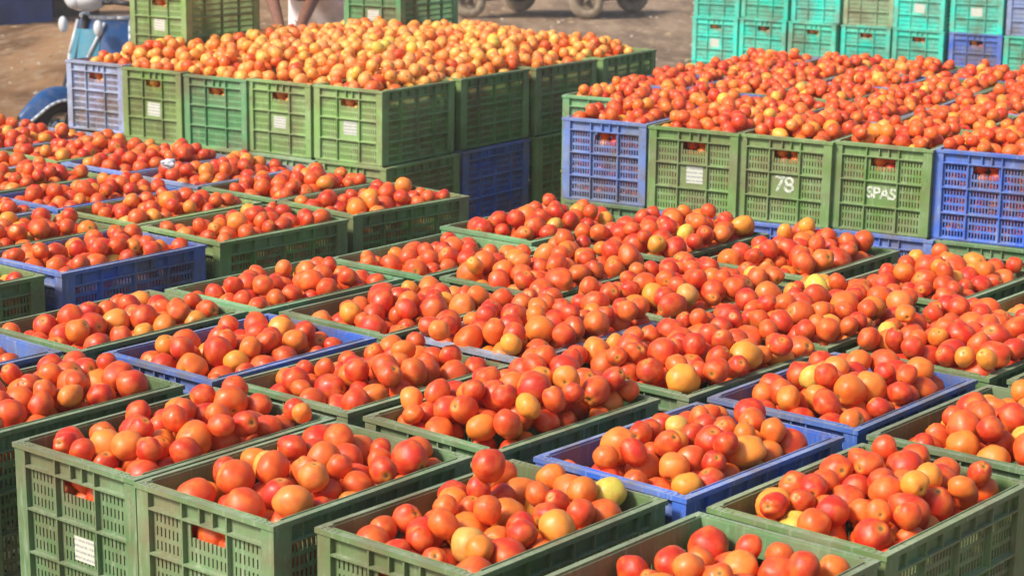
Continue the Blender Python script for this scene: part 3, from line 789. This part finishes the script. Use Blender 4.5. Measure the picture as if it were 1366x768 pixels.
def wheel(parent, x, y, r, w, tyre_mat, rim_mat, spokes=0, axis='y', hubm=None):
    M = Matrix.Rotation(math.pi / 2, 4, 'X') if axis == 'y' else Matrix.Rotation(math.pi / 2, 4, 'Y')
    M = Matrix.Translation((x, y, r)) @ M
    mb = MB(); pr_ = []
    for k in range(13):
        t = 2 * math.pi * k / 12; pr_.append((r - w * .55 + w * .55 * math.cos(t), w * .5 * math.sin(t)))
    mb.lathe(pr_, 32, M); wh = link('wheel', mb.mesh('tyre', tyre_mat, True), parent)
    mb = MB(); ri = r - w * 1.0
    mb.lathe([(ri, -w * .4), (ri * .92, -w * .38), (ri * .8, -w * .15), (ri * .35, -w * .1), (ri * .3, -w * .45), (0.001, -w * .5)], 24, M)
    mb.lathe([(ri, w * .4), (ri * .92, w * .38), (ri * .8, w * .15), (ri * .35, w * .1), (ri * .3, w * .45), (0.001, w * .5)], 24, M)
    mb.lathe([(ri, -w * .4), (ri, w * .4)], 24, M)
    link('rim', mb.mesh('rim', rim_mat, True), wh)
    mb = MB(); mb.lathe([(0.001, -w * .75), (ri * .22, -w * .75), (ri * .22, w * .75), (.001, w * .75)], 12, M)
    link('hub', mb.mesh('hub', hubm or rim_mat, False), wh)
    return wh
RW_ = .20
wheel(sc_t, .0, 0, RW_, .09, RUBBER, CHROME)
wheel(sc_t, -1.22, 0, RW_, .10, RUBBER, CHROME)
# front mudguard: shell over the wheel, pointed nose with a white edge
def fender(a, b, grow=1.0):
    t = math.radians(26 + 118 * a); w = .075 * math.sin(math.pi * min(.5, .14 + a * .9)) + .01
    rr = RW_ + .05 + .03 * math.sin(math.pi * a); s = (b - .5) * 2
    return Vector((rr * math.cos(t) * 1.12 + (.05 if a < .2 else 0) * (1 - a * 5), s * w * grow * 1.15, RW_ + rr * math.sin(t) - .085 * s * s))
mb = MB(); mb.grid(lambda a, b: fender(a, b), 20, 10); mb.grid(lambda a, b: fender(a, b) * .985, 20, 10); fd = link('front_mudguard', mb.mesh('front_mudguard', BLUEP, True), sc_t)
mb = MB()
for s in (0, 1):
    mb = MB(); mb.tube([fender(k / 14, s) for k in range(15)], .010, 6); link('edge_trim', mb.mesh('edge_trim', WHITEP, True), fd)
mb = MB(); mb.bar((.0, .07, RW_), (-.14, .07, .55), .018); mb.bar((.0, -.07, RW_), (-.14, -.07, .55), .018); mb.bar((-.13, 0, .5), (-.25, 0, .93), .026); link('fork', mb.mesh('fork', BLACKP, True), sc_t)
def shield(a, b, off=0):
    z = .30 + .62 * b; s = (a - .5) * 2; w = .22 + .075 * math.sin(math.pi * min(1, b * 1.05)) + .02 * b
    x = -.17 - .16 * b + .07 * (1 - s * s) - .10 * abs(s) ** 3 + off
    return Vector((x, s * w, z))
mb = MB(); mb.grid(lambda a, b: shield(a, b), 18, 14); mb.grid(lambda a, b: shield(a, b, -.02), 18, 14); ls_ = link('leg_shield', mb.mesh('leg_shield', BLUEP, True), sc_t)
mb = MB()
for s in (0, 1): mb.tube([shield(s, k / 12) for k in range(13)], .009, 6)
mb.tube([shield(k / 10, 1) for k in range(11)], .014, 6); link('shield_trim', mb.mesh('shield_trim', WHITEP, True), ls_)
mb = MB()                               # raised centre panel with the white flashes
mb.grid(lambda a, b: shield(.24 + .52 * a, .08 + .8 * b, .035 * math.sin(math.pi * a) + .006), 8, 10); link('centre_panel', mb.mesh('centre_panel', CYANP, True), ls_)
mb = MB(); mb.tube([shield(.18, .95, .02), shield(.32, .60, .03), shield(.42, .25, .03)], .012, 6); mb.tube([shield(.82, .95, .02), shield(.68, .60, .03), shield(.58, .25, .03)], .012, 6); link('flash', mb.mesh('flash', WHITEP, True), ls_)
for s in (-1, 1):
    mb = MB(); ell(mb, (-.20, s * .20, .86), (.03, .035, .055)); link('turn_signal', mb.mesh('turn_signal', WHITEP, True), sc_t)
mb = MB(); ell(mb, (-.25, 0, 1.04), (.13, .17, .085)); cw = link('handlebar_cowl', mb.mesh('handlebar_cowl', WHITEP, True), sc_t)
mb = MB(); ell(mb, (-.15, 0, 1.04), (.045, .075, .06)); link('headlight', mb.mesh('headlight', glossy('lamp_glass', (.6, .65, .7), .1), True), cw)
for s in (-1, 1):
    mb = MB(); mb.tube([(-.27, s * .13, 1.02), (-.30, s * .24, 1.03), (-.36, s * .36, 1.02)], .017, 8); link('handlebar_grip', mb.mesh('handlebar_grip', BLACKP, True), sc_t)
    mb = MB(); mb.tube([(-.28, s * .2, 1.03), (-.26, s * .28, 1.2)], .006, 6); ell(mb, (-.26, s * .30, 1.24), (.012, .06, .045)); link('mirror', mb.mesh('mirror', BLACKP, True), sc_t)
mb = MB(); mb.box(-.62, -.2, -.13, .13, .27, .31); link('floorboard', mb.mesh('floorboard', BLACKP), sc_t)
mb = MB(); ell(mb, (-.98, 0, .50), (.44, .17, .24)); mb.box(-.66, -.60, -.12, .12, .3, .66); link('rear_body', mb.mesh('rear_body', BLUEP, True), sc_t)
mb = MB(); ell(mb, (-.82, 0, .78), (.46, .17, .10)); link('seat', mb.mesh('seat', SEATM, True), sc_t)
mb = MB(); ell(mb, (-1.42, 0, .62), (.04, .08, .04)); link('tail_light', mb.mesh('tail_light', glossy('red_lens', (.5, .02, .02), .2), True), sc_t)

# ------------------------------------------------------------------ cart far off
CARTW = simple('dusty_grey_wood', (.30, .24, .18), .9, var=.25, scale=8); TYREB = simple('dust_caked_tyre', (.34, .27, .19), .95, var=.2, scale=15); RIMD = simple('dust_caked_rim', (.20, .15, .10), .9, var=.2); HUBD = simple('dark_hub', (.05, .035, .03), .8)
gfar = ground_z(0, 23)
w1 = pix(625, 25, z=gfar); w2 = pix(782, 26, z=gfar); w3 = pix(843, 17, z=gfar)
ax = (w2 - w1); ang = math.atan2(ax.y, ax.x); wb = Vector((ax.x, ax.y)).length
side_v = Vector((-math.sin(ang), math.cos(ang)))
tr = (Vector((w3.x, w3.y)) - Vector((w2.x, w2.y))).length
ct = thing('cart', 'dusty four wheeled cart standing far back on the earth yard', 'cart', (w1.x, w1.y, gfar), ang)
skew = (Vector((w3.x, w3.y)) - Vector((w2.x, w2.y))).dot(Vector((math.cos(ang), math.sin(ang)))); trv = (Vector((w3.x, w3.y)) - Vector((w2.x, w2.y))).dot(side_v)
for (x, y) in ((0, 0), (wb, 0), (skew, trv), (wb + skew, trv)): wheel(ct, x, y, .215, .12, TYREB, RIMD, hubm=HUBD)
mb = MB()
for x in (0, wb): mb.bar((x, -.05, .215), (x + skew, trv + .05, .215), .025)
mb.bar((-.1, 0, .42), (wb + .15, 0, .42), .03); mb.bar((-.1 + skew, trv, .42), (wb + .15 + skew, trv, .42), .03)
for x in (0, wb): mb.bar((x, 0, .215), (x, 0, .45), .025); mb.bar((x + skew, trv, .215), (x + skew, trv, .45), .025)
link('chassis', mb.mesh('chassis', HUBD), ct)
for k in range(9):
    y = -.06 + (trv + .12) * k / 9; mb = MB(); mb.box(-.25 + skew * k / 9, wb + .25 + skew * k / 9, y, y + (trv + .12) / 9 - .012, .455, .485 + .003 * (k % 2)); link('plank', mb.mesh('plank', CARTW), ct)
# load of sacks on the cart
SACK = simple('jute_sack', (.42, .33, .22), .95, var=.2, scale=25)
for k, (x, y) in enumerate(((.2, .3), (.75, .35), (1.15, .5), (.55, .75))):
    mb = MB()
    ell(mb, (0, 0, .13), (.30, .20, .13), 18, 10)
    o = link('sack', mb.mesh('sack', SACK, True)); co, si = math.cos(ang), math.sin(ang); o.location = (w1.x + co * x - si * y, w1.y + si * x + co * y, gfar + .49); o.rotation_euler = (0, 0, ang + .3 * k)
    tag(o, ['jute sack lying at the left end of the cart', 'jute sack in the middle of the cart', 'jute sack at the right end of the cart', 'jute sack at the back of the cart'][k], 'sack', 'sacks on the cart')

# ------------------------------------------------------------------ blue tarp stack, upper left, and a dark box beside it
bl = pix(-30, 36, z=gfar); br_ = pix(72, 29, z=gfar)
TARP = simple('blue_tarpaulin', (.03, .07, .27), .5, var=.3, scale=2.5)
wdt = (br_ - bl).length; angb = math.atan2(br_.y - bl.y, br_.x - bl.x)
tb = MB()
def tarp(a, b):
    # a round the stack, b from the ground up to the top
    per = [(0, 0), (wdt, 0), (wdt, 1.1), (0, 1.1), (0, 0)]; s = a * 4; k = min(3, int(s)); f = s - k
    x = per[k][0] * (1 - f) + per[k + 1][0] * f; y = per[k][1] * (1 - f) + per[k + 1][1] * f
    nz = .03 * noise.noise(Vector((x * 5, y * 5, b * 3))) + .02 * math.sin(22 * (x + y))
    cx, cy = wdt / 2, .55; q = 1 - .06 * b + nz * (1 - b * .6)
    return Vector((cx + (x - cx) * q, cy + (y - cy) * q, .86 * b + .02 * noise.noise(Vector((x * 3, y * 3, 5))) * b))
tb.grid(tarp, 64, 12); tb.add([tarp(k / 4, 1) for k in range(4)], [(0, 1, 2, 3)])
o = link('tarpaulin_stack', tb.mesh('tarpaulin_stack', TARP, True)); o.location = (bl.x, bl.y, gfar); o.rotation_euler = (0, 0, angb)
tag(o, 'goods stacked under a dark blue tarpaulin in the upper left corner', 'covered stack')
DWOOD = simple('dark_old_wood', (.07, .045, .03), .85, var=.3, scale=12)
dk = pix(76, 24, z=gfar); t = thing('wooden_box', 'dark old wooden box between the blue tarpaulin and the scooter', 'box', (dk.x, dk.y, gfar), angb)
for k in range(6): mb = MB(); mb.box(0, .62, 0, .02, .12 * k, .12 * k + .112); link('plank', mb.mesh('plank', DWOOD), t)
for k in range(6): mb = MB(); mb.box(-.022, -.002, 0, .5, .12 * k, .12 * k + .112); link('plank', mb.mesh('plank', DWOOD), t)
mb = MB(); mb.box(0, .62, .022, .5, .03, .70); link('box_body', mb.mesh('box_body', DWOOD), t)

# ------------------------------------------------------------------ person bending over the heap
SKIN = simple('brown_skin', (.22, .10, .06), .5, var=.12, scale=30); HAIR = simple('black_hair', (.015, .013, .012), .5, var=.3, scale=90)
SHIRT = simple('pale_pink_cotton', (.86, .75, .76), .85, var=.10, scale=14); TROU = simple('white_trousers', (.72, .70, .68), .9, var=.1, scale=10); SCARF = simple('grey_cloth', (.16, .14, .13), .9, var=.3)
def skinned(name, pts, edges, radii, mat, parent=None, sub=2, root=0):
    me_ = bpy.data.meshes.new(name); me_.from_pydata([tuple(p) for p in pts], edges, [])
    o_ = bpy.data.objects.new(name, me_); COL.objects.link(o_)
    mo = o_.modifiers.new('s', 'SKIN'); mo.use_smooth_shade = True
    for i, r in enumerate(radii): sv = me_.skin_vertices[0].data[i]; sv.radius = r if hasattr(r, '__len__') else (r, r); sv.use_root = i == root
    if sub: ss = o_.modifiers.new('u', 'SUBSURF'); ss.levels = sub; ss.render_levels = sub
    dg = bpy.context.evaluated_depsgraph_get(); dg.update(); m2 = bpy.data.meshes.new_from_object(o_.evaluated_get(dg))
    bpy.data.objects.remove(o_); bpy.data.meshes.remove(me_)
    m2.name = name; m2.materials.clear(); m2.materials.append(mat)
    for p_ in m2.polygons: p_.use_smooth = True
    return link(name, m2, parent)
hand1 = pix(399, 41, d=10.10); hand2 = pix(375, 41, d=10.02)
headp = pix(400, -24, d=10.42); gp = ground_z(0, 10.9)
pel = Vector((-1.02, 10.80, gp + .93)); chest = Vector((-1.05, 10.70, gp + 1.22)); neck = Vector((headp.x, 10.56, gp + 1.38))
per_ = thing('person', 'person in pale pink clothes bending over the yellow orange heap', 'person', (pel.x, pel.y, gp))
bpy.context.view_layer.update()
off = Vector((pel.x, pel.y, gp))
shR = neck + Vector((-.17, .10, -.07)); shL = neck + Vector((.13, .10, -.07))
elR = (shR + hand2) / 2 + Vector((-.05, .10, .02)); elL = (shL + hand1) / 2 + Vector((-.01, .09, 0))
def off_(ps): return [Vector(p) - off for p in ps]
pts = [pel, chest, neck, headp + Vector((0, .04, .0)), shR, elR, hand2, shL, elL, hand1,
       pel + Vector((-.09, 0, -.05)), pel + Vector((-.10, .02, -.45)), pel + Vector((-.10, .06, -.86)), pel + Vector((.09, 0, -.05)), pel + Vector((.11, .0, -.45)), pel + Vector((.12, .05, -.86)),
       pel + Vector((-.11, -.12, -.90)), pel + Vector((.13, -.13, -.90))]
ed = [(0, 1), (1, 2), (2, 3), (1, 4), (4, 5), (5, 6), (1, 7), (7, 8), (8, 9), (0, 10), (10, 11), (11, 12), (0, 13), (13, 14), (14, 15), (12, 16), (15, 17)]
body = skinned('body', off_(pts), ed, [.13, .14, .06, .075, .06, .042, .026, .06, .042, .026, .085, .06, .042, .085, .06, .042, .035, .035], SKIN, per_)
# head with face
hm = MB(); hc = headp - off
def headf(a, b):
    t, p = a * 2 * math.pi, b * math.pi; d = Vector((math.sin(p) * math.cos(t), math.sin(p) * math.sin(t), math.cos(p)))
    x, y, z = d.x * .077, d.y * .095, d.z * .115
    if d.y < 0 and d.z < 0: x *= 1 + .25 * d.z; y *= 1 + .08 * d.z
    nose = .022 * math.exp(-((x / .014) ** 2 + ((z + .015) / .028) ** 2)) if d.y < 0 else 0
    eye = .008 * (math.exp(-(((x - .03) / .014) ** 2 + ((z - .015) / .012) ** 2)) + math.exp(-(((x + .03) / .014) ** 2 + ((z - .015) / .012) ** 2))) if d.y < 0 else 0
    lip = .006 * math.exp(-((x / .025) ** 2 + ((z + .06) / .008) ** 2)) if d.y < 0 else 0
    return Matrix.Rotation(math.radians(38), 3, 'X') @ Vector((x, y - nose + eye - lip, z)) + hc
hm.grid(headf, 32, 24, True)
for s in (-1, 1): ell(hm, hc + Vector((s * .078, .01, .0)), (.012, .022, .032), 10, 8)
hd = link('head', hm.mesh('head', SKIN, True), per_)
for s in (-1, 1):
    mb = MB(); ell(mb, Matrix.Rotation(math.radians(38), 3, 'X') @ Vector((s * .03, -.083, .015)) + hc, (.011, .008, .007), 10, 8); link('eye', mb.mesh('eye', HAIR, True), hd)
mb = MB()
def hairf(a, b):
    t, p = a * 2 * math.pi, b * math.pi * .62; d = Vector((math.sin(p) * math.cos(t), math.sin(p) * math.sin(t), math.cos(p)))
    r_ = 1.08 + .04 * noise.noise(d * 9); v = Vector((d.x * .079 * r_, d.y * .097 * r_, d.z * .117 * r_))
    if d.y < -.3 and b > .6: v.y += .02
    return Matrix.Rotation(math.radians(20), 3, 'X') @ v + hc
mb.grid(hairf, 28, 16, True); link('hair', mb.mesh('hair', HAIR, True), hd)
# hands: palm with five bent fingers each
for hp_, s in ((hand2, -1), (hand1, 1)):
    P0 = hp_; F0 = [P0 + Vector((0, .0, .01)), P0 + Vector((0, -.045, -.012))]; ed_ = [(0, 1)]; ra = [(.024, .014), (.032, .013)]; pp = list(F0)
    for q in range(4):
        bx = (-.028 + .0187 * q); L_ = (.030, .036, .034, .026)[q]
        i0 = len(pp); pp += [P0 + Vector((bx, -.07, -.016)), P0 + Vector((bx * 1.15, -.07 - L_, -.026)), P0 + Vector((bx * 1.2, -.075 - L_ * 1.3, -.052))]
        ed_ += [(1, i0), (i0, i0 + 1), (i0 + 1, i0 + 2)]; ra += [.0095, .0085, .007]
    i0 = len(pp); pp += [P0 + Vector((-s * .036, -.03, -.02)), P0 + Vector((-s * .05, -.055, -.04))]; ed_ += [(0, i0), (i0, i0 + 1)]; ra += [.011, .009]
    skinned('hand', off_(pp), ed_, ra, SKIN, per_, 1)
shirt = skinned('shirt', off_([pel + Vector((0, .0, -.30)), pel, chest, neck + Vector((0, .05, -.03)), shR, elR * .75 + shR * .25, shL, elL * .75 + shL * .25]), [(0, 1), (1, 2), (2, 3), (2, 4), (4, 5), (2, 6), (6, 7)],
                [(.25, .19), (.19, .17), (.185, .16), .08, .085, .062, .085, .062], SHIRT, per_)
mb = MB()
def skirt(a, b):
    t = a * 2 * math.pi; r_ = 1 + .07 * math.sin(9 * t + 2 * b) * b + .10 * b
    return Vector((.225 * r_ * math.cos(t), .05 + .165 * r_ * math.sin(t), .22 - .62 * b)) + Vector((.0, -.03 * (1 - b), 0)) + (pel - off)
mb.grid(skirt, 48, 10, True); link('shirt_tail', mb.mesh('shirt_tail', SHIRT, True), per_)
tro = skinned('trousers', off_([pel + Vector((0, 0, -.02)), pts[10], pts[11], pts[12] + Vector((0, 0, .04)), pts[13], pts[14], pts[15] + Vector((0, 0, .04))]), [(0, 1), (1, 2), (2, 3), (0, 4), (4, 5), (5, 6)], [.14, .11, .09, .075, .11, .09, .075], TROU, per_)
# small crumpled scrap of white plastic among the left tomatoes
mb = MB()
def scrap(a, b):
    t, p = a * 2 * math.pi, b * math.pi; d = Vector((math.sin(p) * math.cos(t), math.sin(p) * math.sin(t), math.cos(p)))
    return Vector((d.x * 1.2, d.y, d.z * .7)) * .022 * (1 + .5 * noise.noise(d * 1.6))
mb.grid(scrap, 14, 10, True); o = link('plastic_scrap', mb.mesh('plastic_scrap', WHITEP), None, pix(226, 218, z=MZ + .075))
tag(o, 'crumpled scrap of white plastic lying on tomatoes at the middle left', 'litter')

# ------------------------------------------------------------------ dusty air over the yard
hz = MB(); hz.box(-60, 60, -6, 60, -2.2, 2.6)
hm_ = bpy.data.materials.new('dusty_air'); hm_.use_nodes = True; n = hm_.node_tree; n.nodes.remove(n.nodes['Principled BSDF'])
pv = n.nodes.new('ShaderNodeVolumePrincipled'); pv.inputs['Color'].default_value = (.93, .90, .86, 1); pv.inputs['Density'].default_value = .003; pv.inputs['Anisotropy'].default_value = .1
n.links.new(pv.outputs[0], n.nodes['Material Output'].inputs['Volume'])
tag(link('haze', hz.mesh('haze', hm_)), 'thin dusty haze hanging over the whole yard', 'haze', kind='stuff')
